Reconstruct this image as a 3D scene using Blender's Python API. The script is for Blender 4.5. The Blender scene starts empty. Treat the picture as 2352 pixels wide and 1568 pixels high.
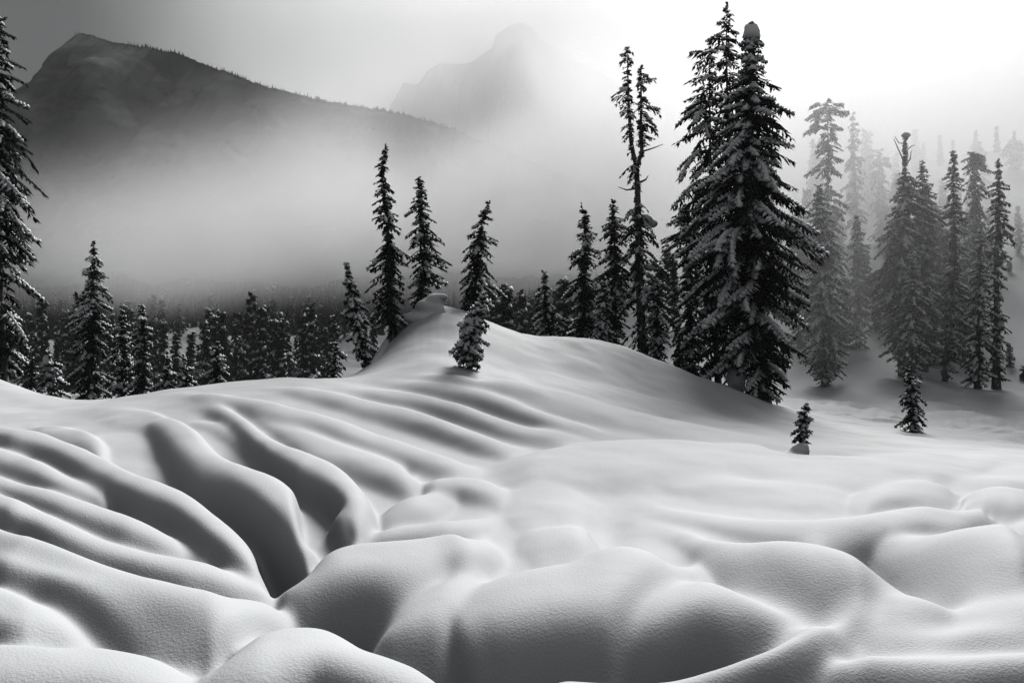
import bpy, bmesh, math, random
import numpy as np
from mathutils import Vector, Matrix, noise as mnoise

# ------------------------------------------------------------------ camera, sky, sun, exposure
sc = bpy.context.scene
C = sc.collection
F, CU, CV = 1846.0, 1176.0, 784.0        # focal length and principal point for a 2352 x 1568 frame
cam = bpy.data.cameras.new('camera'); camo = bpy.data.objects.new('camera', cam); C.objects.link(camo)
cam.sensor_width = 36.0; cam.lens = 36.0 * F / 2352.0
cam.clip_start = 0.1; cam.clip_end = 20000
camo.location = (0, 0, 0); camo.rotation_euler = (math.radians(90), 0, 0)
sc.camera = camo

SUN_AZ, SUN_EL = math.radians(20.0), math.radians(36.0)      # azimuth to the right of the view direction
sdir = Vector((math.sin(SUN_AZ) * math.cos(SUN_EL), math.cos(SUN_AZ) * math.cos(SUN_EL), math.sin(SUN_EL)))
sl = bpy.data.lights.new('sun', 'SUN'); sl.energy = 5.0; sl.angle = math.radians(26); sl.color = (1.0, 0.998, 0.99)
so = bpy.data.objects.new('sun', sl); C.objects.link(so)
so.rotation_euler = (-sdir).to_track_quat('-Z', 'Y').to_euler()
so.location = sdir * 300

GL_AZ, GL_EL = math.radians(22.0), math.radians(16.0)      # the brightest part of the fogged sky
w = bpy.data.worlds.new('World'); sc.world = w; w.use_nodes = True
nt = w.node_tree; nt.nodes.clear(); N = nt.nodes.new; LK = nt.links.new
out = N('ShaderNodeOutputWorld'); bg = N('ShaderNodeBackground')
sky = N('ShaderNodeTexSky'); sky.sky_type = 'NISHITA'; sky.sun_disc = False
sky.sun_elevation = SUN_EL; sky.sun_rotation = SUN_AZ; sky.dust_density = 6.0; sky.air_density = 2.0
bw = N('ShaderNodeRGBToBW'); LK(sky.outputs[0], bw.inputs[0])
tc = N('ShaderNodeTexCoord')
nrm = N('ShaderNodeVectorMath'); nrm.operation = 'NORMALIZE'; LK(tc.outputs['Generated'], nrm.inputs[0])
dot = N('ShaderNodeVectorMath'); dot.operation = 'DOT_PRODUCT'; LK(nrm.outputs[0], dot.inputs[0])
dot.inputs[1].default_value = (math.sin(GL_AZ) * math.cos(GL_EL), math.cos(GL_AZ) * math.cos(GL_EL), math.sin(GL_EL))
cn = N('ShaderNodeTexNoise'); cn.inputs['Scale'].default_value = 1.6; cn.inputs['Detail'].default_value = 3
LK(nrm.outputs[0], cn.inputs['Vector'])
ad = N('ShaderNodeMath'); ad.operation = 'MULTIPLY_ADD'; LK(cn.outputs['Fac'], ad.inputs[0]); ad.inputs[1].default_value = 0.06
LK(dot.outputs['Value'], ad.inputs[2])
cr = N('ShaderNodeValToRGB'); LK(ad.outputs[0], cr.inputs[0])
e = cr.color_ramp; e.interpolation = 'B_SPLINE'
SKY = [(0.0, .075), (0.16, .22), (0.42, .135), (0.66, .045), (0.79, .085), (0.86, .20), (0.93, .30), (1.0, .33)]
while len(e.elements) < len(SKY): e.elements.new(0.5)
for el, (p, v) in zip(e.elements, SKY): el.position = p; el.color = (v * .95, v * .985, v * 1.015, 1)
mix = N('ShaderNodeMixRGB'); mix.blend_type = 'ADD'; mix.inputs[0].default_value = 0.004
LK(cr.outputs[0], mix.inputs[1]); LK(bw.outputs[0], mix.inputs[2])
LK(mix.outputs[0], bg.inputs[0]); bg.inputs[1].default_value = 1.0; LK(bg.outputs[0], out.inputs[0])

sc.view_settings.view_transform = 'Standard'; sc.view_settings.look = 'None'
sc.view_settings.exposure = 0.52; sc.view_settings.gamma = 1.0
sc.render.engine = 'CYCLES'
sc.cycles.max_bounces = 6; sc.cycles.diffuse_bounces = 0; sc.cycles.volume_bounces = 2
sc.cycles.transparent_max_bounces = 16
sc.cycles.volume_step_rate = 2.0; sc.cycles.volume_max_steps = 96
sc.cycles.use_denoising = True
sc.cycles.use_adaptive_sampling = True

# ------------------------------------------------------------------ helpers
def W(u, v, d):
    """point at forward distance d that the photograph shows at (u, v)"""
    return Vector(((u - CU) * d / F, d, (CV - v) * d / F))

def tag(o, label=None, cat=None, group=None, kind=None):
    if label: o['label'] = label
    if cat: o['category'] = cat
    if group: o['group'] = group
    if kind: o['kind'] = kind
    return o

def mesh_np(name, verts, faces, mat, smooth=True, parent=None):
    me = bpy.data.meshes.new(name)
    verts = np.asarray(verts, dtype=np.float32)
    me.vertices.add(len(verts)); me.vertices.foreach_set('co', verts.ravel())
    tot = []; idx = []
    for f in faces:                       # list of index arrays (n, k)
        f = np.asarray(f, dtype=np.int32)
        if len(f) == 0: continue
        tot.append(np.full(len(f), f.shape[1], dtype=np.int32)); idx.append(f.ravel())
    tot = np.concatenate(tot); idx = np.concatenate(idx)
    me.loops.add(len(idx)); me.loops.foreach_set('vertex_index', idx)
    me.polygons.add(len(tot))
    st = np.concatenate([[0], np.cumsum(tot)[:-1]]).astype(np.int32)
    me.polygons.foreach_set('loop_start', st)
    try: me.polygons.foreach_set('loop_total', tot)
    except Exception: pass
    me.update(calc_edges=True)
    me.polygons.foreach_set('use_smooth', np.full(len(tot), smooth, dtype=bool))
    me.materials.append(mat)
    o = bpy.data.objects.new(name, me); C.objects.link(o)
    if parent: o.parent = parent
    return o

def grid_faces(nr, nc):
    i = np.arange(nr - 1)[:, None] * nc + np.arange(nc - 1)[None, :]
    i = i.ravel()
    return np.stack([i, i + 1, i + nc + 1, i + nc], 1)

def vnoise(x, y, seed=0):
    """smooth value noise, numpy"""
    x = np.asarray(x, float); y = np.asarray(y, float)
    x0 = np.floor(x).astype(np.int64); y0 = np.floor(y).astype(np.int64)
    fx = x - x0; fy = y - y0
    fx = fx * fx * fx * (fx * (fx * 6 - 15) + 10); fy = fy * fy * fy * (fy * (fy * 6 - 15) + 10)
    def h(a, b):
        n = (a * 374761393 + b * 668265263 + seed * 982451653) & 0xffffffff
        n = ((n ^ (n >> 13)) * 1274126177) & 0xffffffff
        return ((n ^ (n >> 16)) & 0xffff) / 32767.5 - 1.0
    return (h(x0, y0) * (1 - fx) + h(x0 + 1, y0) * fx) * (1 - fy) + (h(x0, y0 + 1) * (1 - fx) + h(x0 + 1, y0 + 1) * fx) * fy

def fbm(x, y, oct=4, seed=0, gain=.5):
    s = 0; a = 1
    for k in range(oct):
        s = s + a * vnoise(x * 2 ** k, y * 2 ** k, seed + k * 17); a *= gain
    return s

# ------------------------------------------------------------------ materials
def new_mat(name):
    m = bpy.data.materials.new(name); m.use_nodes = True
    t = m.node_tree; b = t.nodes['Principled BSDF']
    return m, t, b

def snow_material(name, base=.80, grain=True, scale=1.0, bump=.35, trans=0.):
    m, t, b = new_mat(name)
    n = t.nodes.new; l = t.links.new
    co = n('ShaderNodeTexCoord')
    n1 = n('ShaderNodeTexNoise'); n1.inputs['Scale'].default_value = .5 * scale; n1.inputs['Detail'].default_value = 5
    l(co.outputs['Object'], n1.inputs['Vector'])
    r = n('ShaderNodeValToRGB'); l(n1.outputs['Fac'], r.inputs[0])
    r.color_ramp.elements[0].position = .3; r.color_ramp.elements[1].position = .7
    c0 = base * .95; r.color_ramp.elements[0].color = (c0 * .965, c0 * .985, c0, 1)
    r.color_ramp.elements[1].color = (base * .965, base * .985, base, 1)
    l(r.outputs[0], b.inputs['Base Color'])
    b.inputs['Roughness'].default_value = .75
    b.inputs['Specular IOR Level'].default_value = .15
    if grain:
        n2 = n('ShaderNodeTexNoise'); n2.inputs['Scale'].default_value = 36 * scale; n2.inputs['Detail'].default_value = 3; n2.inputs['Roughness'].default_value = .6
        n3 = n('ShaderNodeTexNoise'); n3.inputs['Scale'].default_value = 150 * scale; n3.inputs['Detail'].default_value = 1
        l(co.outputs['Object'], n2.inputs['Vector']); l(co.outputs['Object'], n3.inputs['Vector'])
        a = n('ShaderNodeMath'); a.operation = 'MULTIPLY_ADD'; l(n3.outputs['Fac'], a.inputs[0]); a.inputs[1].default_value = .25
        l(n2.outputs['Fac'], a.inputs[2])
        bp = n('ShaderNodeBump'); bp.inputs['Strength'].default_value = bump; bp.inputs['Distance'].default_value = .02 / scale
        l(a.outputs[0], bp.inputs['Height']); l(bp.outputs[0], b.inputs['Normal'])
    if trans:                                   # thin snow lets light through
        tr = n('ShaderNodeBsdfTranslucent'); tr.inputs[0].default_value = (.86, .87, .88, 1)
        mx = n('ShaderNodeMixShader'); mx.inputs[0].default_value = trans
        l(b.outputs[0], mx.inputs[1]); l(tr.outputs[0], mx.inputs[2]); l(mx.outputs[0], t.nodes['Material Output'].inputs[0])
    return m

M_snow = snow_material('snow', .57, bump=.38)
M_snowfar = snow_material('snow_far', .80, scale=.15, bump=.2)

# ------------------------------------------------------------------ snow ground: base shape
# (u, v, distance): where the photograph shows the ground, and how far off it is
CP = []
def cp(d, *uv):
    for u, v in uv: CP.append((u, v, d))
cp(3.2, (-700, 2190), (0, 2180), (600, 2230), (1200, 2250), (1800, 2240), (2352, 2220), (3050, 2180))
cp(6.0, (-700, 1580), (0, 1590), (600, 1640), (1200, 1660), (1800, 1640), (2352, 1630), (3050, 1600))
cp(8.0, (-700, 1380), (0, 1420), (350, 1460), (700, 1500), (1200, 1450), (1800, 1430), (2352, 1420), (3050, 1400))
cp(10.5, (-700, 1190), (0, 1255), (350, 1300), (700, 1350), (1200, 1310), (1800, 1300), (2352, 1310), (3050, 1300))
cp(13.5, (-700, 1070), (0, 1120), (350, 1150), (700, 1195), (1000, 1210), (1400, 1195), (1800, 1190), (2352, 1210), (3050, 1210))
cp(18., (-700, 960), (0, 1005), (350, 1005), (700, 1040), (1000, 1085), (1400, 1095), (1800, 1100), (2352, 1110), (3050, 1130))
cp(22., (-700, 920), (0, 960), (350, 940), (700, 945), (1000, 985), (1300, 1030), (1600, 1040), (1900, 1055), (2352, 1075), (3050, 1090))
cp(26., (-700, 880), (0, 925), (200, 924), (400, 892), (700, 868), (860, 880), (1080, 868), (1300, 930), (1600, 995), (1900, 1020), (2352, 1050), (3050, 1070))
cp(31., (-700, 820), (-150, 830), (0, 868), (200, 945), (400, 925), (700, 890), (830, 858), (900, 822), (960, 800), (1080, 810), (1200, 850), (1400, 905), (1600, 955), (1900, 995), (2352, 1035), (3050, 1055))
cp(36., (200, 990), (500, 965), (700, 935), (830, 880), (868, 800), (915, 738), (960, 702), (1000, 704), (1045, 716), (1085, 728), (1200, 776), (1400, 830), (1500, 868), (1700, 925), (1900, 975), (2100, 1000), (2352, 1028), (3050, 1045))
cp(38., (975, 712), (1040, 712), (1100, 728), (1200, 764), (1400, 795), (1500, 832))
cp(42., (-700, 810), (-150, 830), (0, 880), (200, 1020), (700, 985), (960, 830), (1080, 800), (1200, 800), (1400, 795), (1500, 830), (1600, 868), (1700, 902), (1800, 938), (1900, 962), (2100, 985), (2352, 1020), (3050, 1040))
cp(48., (200, 1010), (700, 1010), (1000, 950), (1200, 900), (1400, 855), (1600, 880), (1800, 935), (1950, 950), (2150, 968), (2352, 985), (3050, 1000))
cp(60., (-700, 840), (0, 950), (700, 985), (1100, 950), (1400, 900), (1600, 885), (1750, 900), (1900, 915), (2150, 920), (2352, 925), (3050, 930))
cp(75., (1500, 880), (1700, 870), (1850, 870), (2000, 850), (2200, 862), (2352, 860), (3050, 830))
cp(95., (-700, 850), (0, 935), (500, 945), (1100, 930), (1400, 880), (1530, 770), (1700, 740), (1850, 740), (2000, 730), (2200, 730), (2352, 720), (3050, 640))
cp(125., (1100, 900), (1400, 850), (1560, 690), (1800, 620), (2000, 560), (2200, 560), (2352, 540), (3050, 420))
cp(165., (-700, 830), (0, 890), (400, 888), (700, 890), (1100, 860), (1400, 830), (1600, 680), (1800, 520), (2000, 440), (2200, 410), (2352, 385), (3050, 250))
cp(200., (2000, 405), (2200, 362), (2352, 338), (3050, 180))
cp(260., (-700, 780), (0, 840), (400, 835), (700, 835), (1100, 800), (1400, 770), (1700, 600), (2000, 440), (2352, 370), (3050, 200))
cp(380., (-700, 700), (0, 770), (400, 755), (700, 755), (1100, 750), (1400, 700), (1800, 600), (2352, 500), (3050, 300))
cp(550., (-700, 600), (0, 680), (400, 680), (700, 690), (1100, 690), (1400, 640), (1800, 600), (2352, 560), (3050, 400))
cp(900., (-700, 500), (0, 560), (700, 590), (1400, 580), (2352, 540), (3050, 450))
CP = np.array(CP)
SU, SL = 600.0, 0.33                     # scales that make (u, ln d) isotropic
def rbf_fit(P, val, lam=0.0008):
    n = len(P); r = np.hypot(P[:, None, 0] - P[None, :, 0], P[:, None, 1] - P[None, :, 1])
    K = np.where(r > 0, r * r * np.log(r + 1e-9), 0) + lam * np.eye(n)
    A = np.zeros((n + 3, n + 3)); A[:n, :n] = K; A[:n, n] = 1; A[:n, n + 1:] = P; A[n, :n] = 1; A[n + 1:, :n] = P.T
    return np.linalg.solve(A, np.concatenate([val, np.zeros(3)]))
def rbf_eval(Wt, P, Q):
    n = len(P); o = np.empty(len(Q))
    for s in range(0, len(Q), 20000):
        q = Q[s:s + 20000]
        r2 = (q[:, None, 0] - P[None, :, 0]) ** 2 + (q[:, None, 1] - P[None, :, 1]) ** 2
        o[s:s + 20000] = (.5 * r2 * np.log(r2 + 1e-12)) @ Wt[:n] + Wt[n] + q @ Wt[n + 1:]
    return o
BP = np.stack([CP[:, 0] / SU, np.log(CP[:, 2]) / SL], 1)
BW = rbf_fit(BP, CP[:, 1])
# coarse table of the base, refined by interpolation
TU = np.linspace(-760, 3110, 200); TL = np.linspace(math.log(3.0), math.log(900.), 300)
TV = rbf_eval(BW, BP, np.stack(np.meshgrid(TU / SU, TL / SL, indexing='ij'), -1).reshape(-1, 2)).reshape(len(TU), len(TL))
def bilin(T, X, Y, x, y):
    fx = np.clip((x - X[0]) / (X[1] - X[0]), 0, len(X) - 1.001); fy = np.clip((y - Y[0]) / (Y[1] - Y[0]), 0, len(Y) - 1.001)
    i = fx.astype(int); j = fy.astype(int); a = fx - i; b = fy - j
    return (T[i, j] * (1 - a) + T[i + 1, j] * a) * (1 - b) + (T[i, j + 1] * (1 - a) + T[i + 1, j + 1] * a) * b

# ------------------------------------------------------------------ snow ridges (crest lines; the side towards the viewer is the long one)
RG = []          # points, amplitude, front width, back width
def ridge(pts, a, wf, wb=None): RG.append((np.array(pts, float), a, wf, wb if wb else a * .9 + 12))
# left fan: ridges running down to the hollow
ridge([(-200, 1500, 30), (0, 1497, 45), (175, 1496, 50), (300, 1513, 48), (400, 1532, 35), (455, 1540, 5)], None, 150, 40)
ridge([(-200, 1300, 60), (0, 1380, 62), (125, 1420, 62), (225, 1461, 58), (325, 1498, 45), (430, 1530, 15)], None, 120, 60)
ridge([(-200, 1160, 60), (0, 1241, 70), (100, 1276, 74), (200, 1318, 78), (300, 1352, 80), (425, 1384, 82), (520, 1397, 80), (600, 1400, 70), (675, 1426, 50), (715, 1458, 15)], None, 150, 60)
ridge([(-200, 1070, 50), (0, 1153, 56), (75, 1188, 58), (200, 1248, 60), (300, 1278, 60), (400, 1300, 58), (475, 1315, 50), (550, 1343, 42), (625, 1373, 30), (645, 1395, 10)], None, 100, 48)
ridge([(-200, 1040, 34), (0, 1110, 38), (100, 1138, 40), (200, 1173, 42), (300, 1208, 44), (400, 1253, 42), (450, 1283, 34), (525, 1320, 12)], None, 75, 36)
ridge([(-200, 990, 22), (0, 1048, 26), (75, 1073, 28), (150, 1108, 30), (225, 1138, 26), (268, 1175, 8)], None, 55, 28)
ridge([(-200, 930, 20), (0, 993, 30), (100, 1013, 34), (225, 1066, 40), (300, 1106, 46), (400, 1148, 58), (500, 1221, 66), (560, 1268, 60), (600, 1311, 44), (637, 1350, 10)], None, 85, 52)
ridge([(60, 978, 4), (150, 985, 10), (215, 1010, 14), (250, 1060, 5)], None, 50, 24)
ridge([(150, 960, 2), (250, 945, 6), (350, 948, 14), (425, 990, 32), (475, 1030, 46), (550, 1072, 62), (625, 1131, 72), (665, 1176, 70), (700, 1241, 46), (724, 1275, 8)], None, 130, 60)
ridge([(400, 925, 2), (500, 936, 12), (600, 1008, 30), (675, 1045, 44), (750, 1080, 52), (796, 1122, 52), (806, 1156, 48), (785, 1183, 40), (775, 1228, 26), (772, 1275, 5)], None, 85, 44)
ridge([(560, 950, 2), (620, 972, 8), (750, 1020, 20), (850, 1051, 28), (925, 1080, 26), (960, 1100, 14)], None, 60, 28)
ridge([(380, 905, 2), (475, 911, 8), (600, 931, 16), (750, 970, 24), (850, 1002, 28), (950, 1032, 28), (1050, 1064, 20), (1130, 1085, 4)], None, 46, 26)
ridge([(560, 885, 1), (700, 897, 7), (850, 926, 14), (950, 950, 18), (1050, 985, 20), (1150, 1023, 18), (1250, 1045, 4)], None, 38, 20)
ridge([(700, 880, 1), (850, 890, 8), (950, 905, 13), (1050, 932, 16), (1176, 976, 17), (1250, 995, 15), (1326, 1015, 10), (1390, 1028, 2)], None, 36, 18)
ridge([(800, 868, 1), (960, 876, 8), (1080, 893, 13), (1176, 926, 16), (1250, 955, 16), (1326, 981, 12), (1420, 1012, 4)], None, 34, 17)
ridge([(850, 858, 1), (1000, 858, 7), (1100, 866, 12), (1200, 884, 15), (1300, 909, 16), (1400, 938, 15), (1500, 960, 14), (1600, 982, 12), (1700, 1008, 8), (1780, 1028, 2)], None, 42, 18)
ridge([(1350, 885, 1), (1450, 905, 5), (1550, 930, 8), (1650, 957, 8), (1750, 985, 7), (1850, 1010, 2)], None, 36, 18)
ridge([(880, 842, 1), (1000, 832, 4), (1120, 850, 6), (1220, 858, 1)], None, 22, 14)
ridge([(1180, 850, 1), (1300, 872, 6), (1450, 902, 8), (1600, 938, 8), (1750, 980, 7), (1880, 1015, 1)], 1, 26, 14)
ridge([(1480, 1060, 1), (1650, 1072, 6), (1850, 1088, 8), (2050, 1092, 6), (2150, 1100, 1)], 1, 26, 14)
ridge([(1520, 1108, 1), (1650, 1128, 8), (1800, 1147, 10), (1930, 1157, 2)], 1, 30, 16)
ridge([(1000, 880, 1), (1150, 905, 7), (1260, 930, 8), (1380, 962, 7), (1500, 990, 1)], 1, 22, 12)
ridge([(420, 960, 1), (520, 985, 8), (600, 1040, 12), (640, 1085, 2)], 1, 30, 20)
# centre
ridge([(958, 1112, 4), (1000, 1107, 22), (1060, 1108, 26), (1125, 1115, 22), (1172, 1132, 6)], None, 46, 24)
ridge([(860, 1185, 4), (890, 1172, 20), (950, 1149, 28), (1000, 1140, 16), (1060, 1142, 3)], None, 60, 26)
ridge([(775, 1285, 4), (800, 1268, 24), (850, 1241, 40), (900, 1222, 44), (1000, 1207, 36), (1075, 1197, 22), (1165, 1182, 3)], None, 75, 36)
ridge([(636, 1356, 4), (675, 1331, 40), (750, 1301, 62), (825, 1277, 66), (925, 1266, 62), (1000, 1253, 54), (1075, 1243, 52), (1125, 1240, 20)], None, 150, 56)
ridge([(835, 1450, 6), (900, 1420, 34), (980, 1385, 46), (1050, 1343, 46), (1108, 1296, 20)], None, 110, 40)
ridge([(462, 1545, 4), (500, 1521, 40), (575, 1491, 66), (650, 1470, 72), (725, 1463, 74), (800, 1482, 74), (900, 1511, 66), (975, 1535, 50), (1040, 1580, 20)], None, 160, 60)
# right of the centre
ridge([(1100, 1085, 6), (1176, 1062, 16), (1250, 1043, 22), (1350, 1031, 24), (1476, 1025, 25), (1626, 1028, 25), (1726, 1031, 24), (1776, 1047, 22), (1850, 1058, 22), (1926, 1058, 22), (2026, 1055, 20), (2126, 1048, 20), (2226, 1056, 18), (2352, 1050, 16), (2600, 1050, 8)], None, 95, 26)
ridge([(2180, 1065, 2), (2260, 1078, 10), (2352, 1078, 12), (2500, 1080, 6)], None, 26, 14)
ridge([(2150, 1090, 2), (2230, 1098, 10), (2352, 1102, 14), (2500, 1104, 6)], None, 28, 14)
ridge([(1600, 1005, 2), (1750, 1012, 7), (1900, 1022, 11), (2050, 1036, 11), (2200, 1040, 9), (2400, 1044, 5)], None, 24, 14)
ridge([(1120, 1145, 2), (1200, 1130, 9), (1280, 1127, 12), (1370, 1150, 4)], None, 110, 36)
ridge([(1180, 1242, 2), (1226, 1227, 12), (1300, 1217, 20), (1350, 1220, 20), (1372, 1245, 4)], None, 90, 32)
ridge([(1440, 1140, 2), (1526, 1167, 8), (1626, 1183, 14), (1750, 1199, 24), (1876, 1203, 42), (1976, 1198, 54), (2050, 1188, 58), (2126, 1181, 48), (2200, 1187, 40), (2250, 1186, 46), (2290, 1200, 34), (2310, 1228, 6)], 1.25, 100, 46)
ridge([(1470, 1085, 2), (1600, 1098, 12), (1750, 1118, 16), (1900, 1132, 12), (1970, 1150, 3)], None, 55, 26)
ridge([(1930, 1158, 3), (1976, 1145, 16), (2026, 1128, 24), (2100, 1118, 26), (2166, 1127, 22), (2220, 1150, 5)], None, 50, 26)
ridge([(2185, 1185, 4), (2216, 1153, 26), (2250, 1133, 36), (2300, 1128, 38), (2352, 1134, 38), (2500, 1140, 20)], None, 66, 34)
ridge([(2296, 1228, 4), (2352, 1211, 24), (2500, 1200, 20)], None, 40, 26)
ridge([(1940, 1262, 3), (2020, 1250, 22), (2100, 1243, 44), (2176, 1238, 60), (2250, 1237, 68), (2310, 1238, 70), (2352, 1248, 66), (2480, 1270, 50)], 1.3, 130, 48)
ridge([(1450, 1195, 2), (1576, 1223, 16), (1650, 1247, 36), (1726, 1257, 54), (1800, 1263, 60), (1876, 1270, 62), (1950, 1278, 62), (2000, 1297, 62), (2076, 1322, 56), (2150, 1347, 40), (2230, 1372, 10)], 1.2, 140, 54)
ridge([(2160, 1400, 3), (2200, 1378, 30), (2276, 1364, 44), (2352, 1360, 50), (2550, 1350, 50)], None, 170, 44)
ridge([(1030, 1520, 4), (1048, 1450, 30), (1085, 1385, 42), (1150, 1343, 50), (1250, 1317, 56), (1326, 1305, 60), (1400, 1278, 66), (1476, 1277, 64), (1550, 1292, 56), (1610, 1300, 40), (1660, 1346, 8)], None, 230, 60)
ridge([(1425, 1455, 4), (1460, 1425, 26), (1500, 1392, 40), (1576, 1353, 50), (1626, 1345, 52), (1700, 1357, 50), (1776, 1377, 42), (1826, 1402, 30), (1880, 1430, 8)], None, 135, 58)
ridge([(1885, 1430, 4), (1950, 1392, 34), (2000, 1378, 44), (2076, 1376, 46), (2150, 1383, 40), (2230, 1385, 20)], None, 90, 44)
ridge([(1130, 1590, 20), (1250, 1552, 50), (1326, 1535, 60), (1426, 1523, 66), (1526, 1522, 70), (1626, 1503, 72), (1726, 1488, 72), (1786, 1477, 72), (1826, 1450, 74), (1876, 1430, 74), (1916, 1428, 66), (1975, 1462, 10)], None, 85, 60)
ridge([(1860, 1535, 3), (1920, 1515, 26), (1970, 1508, 50), (2026, 1512, 66), (2176, 1516, 68), (2352, 1507, 68), (2600, 1500, 60)], 1.3, 70, 60)
ridge([(1960, 1470, 5), (2050, 1455, 26), (2150, 1462, 34), (2250, 1445, 36), (2352, 1440, 30), (2500, 1440, 20)], None, 70, 40)
# hollows that go deeper than their surroundings: u, v, depth, half sizes, turn
HOL = [(655, 1290, 80, 60, 34, .5), (775, 1415, 140, 95, 30, -.1), (1200, 1505, 150, 300, 40, .0), (1600, 1470, 130, 200, 32, -.12), (2150, 1315, 100, 200, 34, .2),
       (2020, 1420, 40, 40, 18, 0), (1870, 1385, 40, 90, 24, 0), (2268, 1228, 34, 28, 12, 0), (1108, 838, 16, 50, 20, 0), (560, 1085, 40, 80, 30, .6), (1750, 1560, 70, 300, 34, 0),
       (2180, 1565, 70, 260, 34, 0), (360, 1470, 80, 150, 30, .2), (1000, 1500, 50, 50, 30, 0), (1400, 1190, 22, 50, 60, .3), (1740, 1335, 70, 120, 34, .3),  (1690, 1432, 22, 34, 12, .3), (1540, 1330, 18, 60, 30, .4), (2000, 1300, 30, 120, 24, .25), (60, 1350, 24, 200, 30, .35), (60, 1480, 24, 140, 30, .3)]
RU = np.arange(-300, 2654, 3.0); RV = np.arange(820, 1720, 3.0)
GU, GV = np.meshgrid(RU, RV, indexing='ij')
acc = np.zeros_like(GU); KS = 4.0
den = np.exp(np.zeros_like(GU) / KS)
AMP = 1.6
def catmull(p, n=5):
    q = np.vstack([2 * p[0] - p[1], p, 2 * p[-1] - p[-2]]); o = []
    for k in range(1, len(q) - 2):
        a, b, c, d = q[k - 1:k + 3]
        for t in np.arange(n) / n:
            o.append(.5 * (2 * b + (c - a) * t + (2 * a - 5 * b + 4 * c - d) * t * t + (3 * b - a - 3 * c + d) * t ** 3))
    o.append(q[-2]); return np.array(o)
RC = [catmull(r[0]) for r in RG]
for n_, (pts0, a_, wf, wb) in enumerate(RG):
    pts = RC[n_]; A = np.maximum(pts[:, 2], .5) * AMP; amax = A.max()
    S_ = np.full(len(pts), float(wf))
    for m_, q in enumerate(RC):                          # room down to the next crest below
        if m_ == n_ or q[-1, 0] - q[0, 0] < 30: continue
        ok = (pts[:, 0] > q[0, 0] + 12) & (pts[:, 0] < q[-1, 0] - 12)
        dv = np.interp(pts[:, 0], q[:, 0], q[:, 1]) - pts[:, 1]
        ok &= (dv > 14) & (np.interp(pts[:, 0], q[:, 0], q[:, 2]) > 8)
        S_ = np.where(ok, np.minimum(S_, dv), S_)
    S_ = np.maximum(S_, 24 + 0 * S_)
    k_ = np.ones(9) / 9; S_ = np.convolve(np.pad(S_, 4, mode='edge'), k_, 'valid')
    RELF = .8 + .17 * np.clip((pts[:, 1] - 1050) / 150, 0, 1)
    a_ = a_ or (.92 if pts[:, 1].mean() < 1030 and pts[-1, 0] > 900 else 1)
    A = np.minimum(A * a_, RELF * S_ * a_ + 4)
    q_ = np.linspace(0, 1, len(A)); ss = lambda x: np.clip(x, 0, 1) ** 2 * (3 - 2 * np.clip(x, 0, 1))
    A = A * ss(q_ / .16 + .12) * ss((1 - q_) / .16 + .12)
    WF = np.maximum(.24 * S_, S_ - .74 * A) * np.clip(pts[:, 2] * AMP / amax * 1.5, .3, 1); WB = .76 * A + 5
    P = pts[:, :2].copy(); P[:, 1] += A
    u0, u1 = P[:, 0].min() - 260, P[:, 0].max() + 260; v0, v1 = P[:, 1].min() - 110, P[:, 1].max() + 260
    i0, i1 = np.searchsorted(RU, [u0, u1]); j0, j1 = np.searchsorted(RV, [v0, v1])
    if i1 <= i0 or j1 <= j0: continue
    U = GU[i0:i1, j0:j1]; V = GV[i0:i1, j0:j1]
    best = np.full(U.shape, 1e9); S = np.zeros_like(U); Aa = np.zeros_like(U); Wf = np.ones_like(U); Wb = np.ones_like(U)
    for k in range(len(P) - 1):
        dx, dy = P[k + 1] - P[k]; L2 = dx * dx + dy * dy
        t = np.clip(((U - P[k, 0]) * dx + (V - P[k, 1]) * dy) / L2, 0, 1)
        ex = U - P[k, 0] - t * dx; ey = V - P[k, 1] - t * dy
        d = np.hypot(ex, ey); L = math.sqrt(L2)
        sg = (-dy * ex + dx * ey) / L / np.maximum(d, 1e-6)
        m = d < best
        best = np.where(m, d, best); S = np.where(m, sg, S); Aa = np.where(m, A[k] + (A[k + 1] - A[k]) * t, Aa)
        Wf = np.where(m, WF[k] + (WF[k + 1] - WF[k]) * t, Wf); Wb = np.where(m, WB[k] + (WB[k + 1] - WB[k]) * t, Wb)
    wid = Wb + (Wf - Wb) * (.5 + .5 * S)
    r = best / wid
    prof = Aa * (1 - np.where(r < 1, r ** 3.2, 1 + (r - 1) * 3.2))
    den[i0:i1, j0:j1] += np.exp(np.clip(prof, 0, 200) / KS) - 1
rel = KS * np.log(den)
for u, v, dp, su, sv, an in HOL:
    c, s = math.cos(an), math.sin(an); v_ = v + (50 if dp > 45 else 26)
    x = (GU - u) * c + (GV - v_) * s; y = -(GU - u) * s + (GV - v_) * c
    rel -= dp * np.exp(-(x / su) ** 2 - (y / sv) ** 2)
def blur(a, s):
    n = int(3 * s) + 1; k = np.exp(-.5 * (np.arange(-n, n + 1) / s) ** 2); k /= k.sum()
    for ax in (0, 1):
        p = [(0, 0), (0, 0)]; p[ax] = (n, n); b = np.pad(a, p, mode='edge'); o = np.zeros_like(a)
        for q, kk in enumerate(k): o += kk * (b[q:q + a.shape[0], :] if ax == 0 else b[:, q:q + a.shape[1]])
        a = o
    return a
rgt = np.clip((GU - 950) / 300, 0, 1)
near = np.clip((GV - 900) / 500, 0, 1)
rel = blur(rel, 1.5) * (1 - near) + (blur(rel, 3.2) * (1 - rgt) + blur(rel, 5.6) * rgt) * near
rel *= np.clip((GV - 835) / 30, 0, 1)

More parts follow.
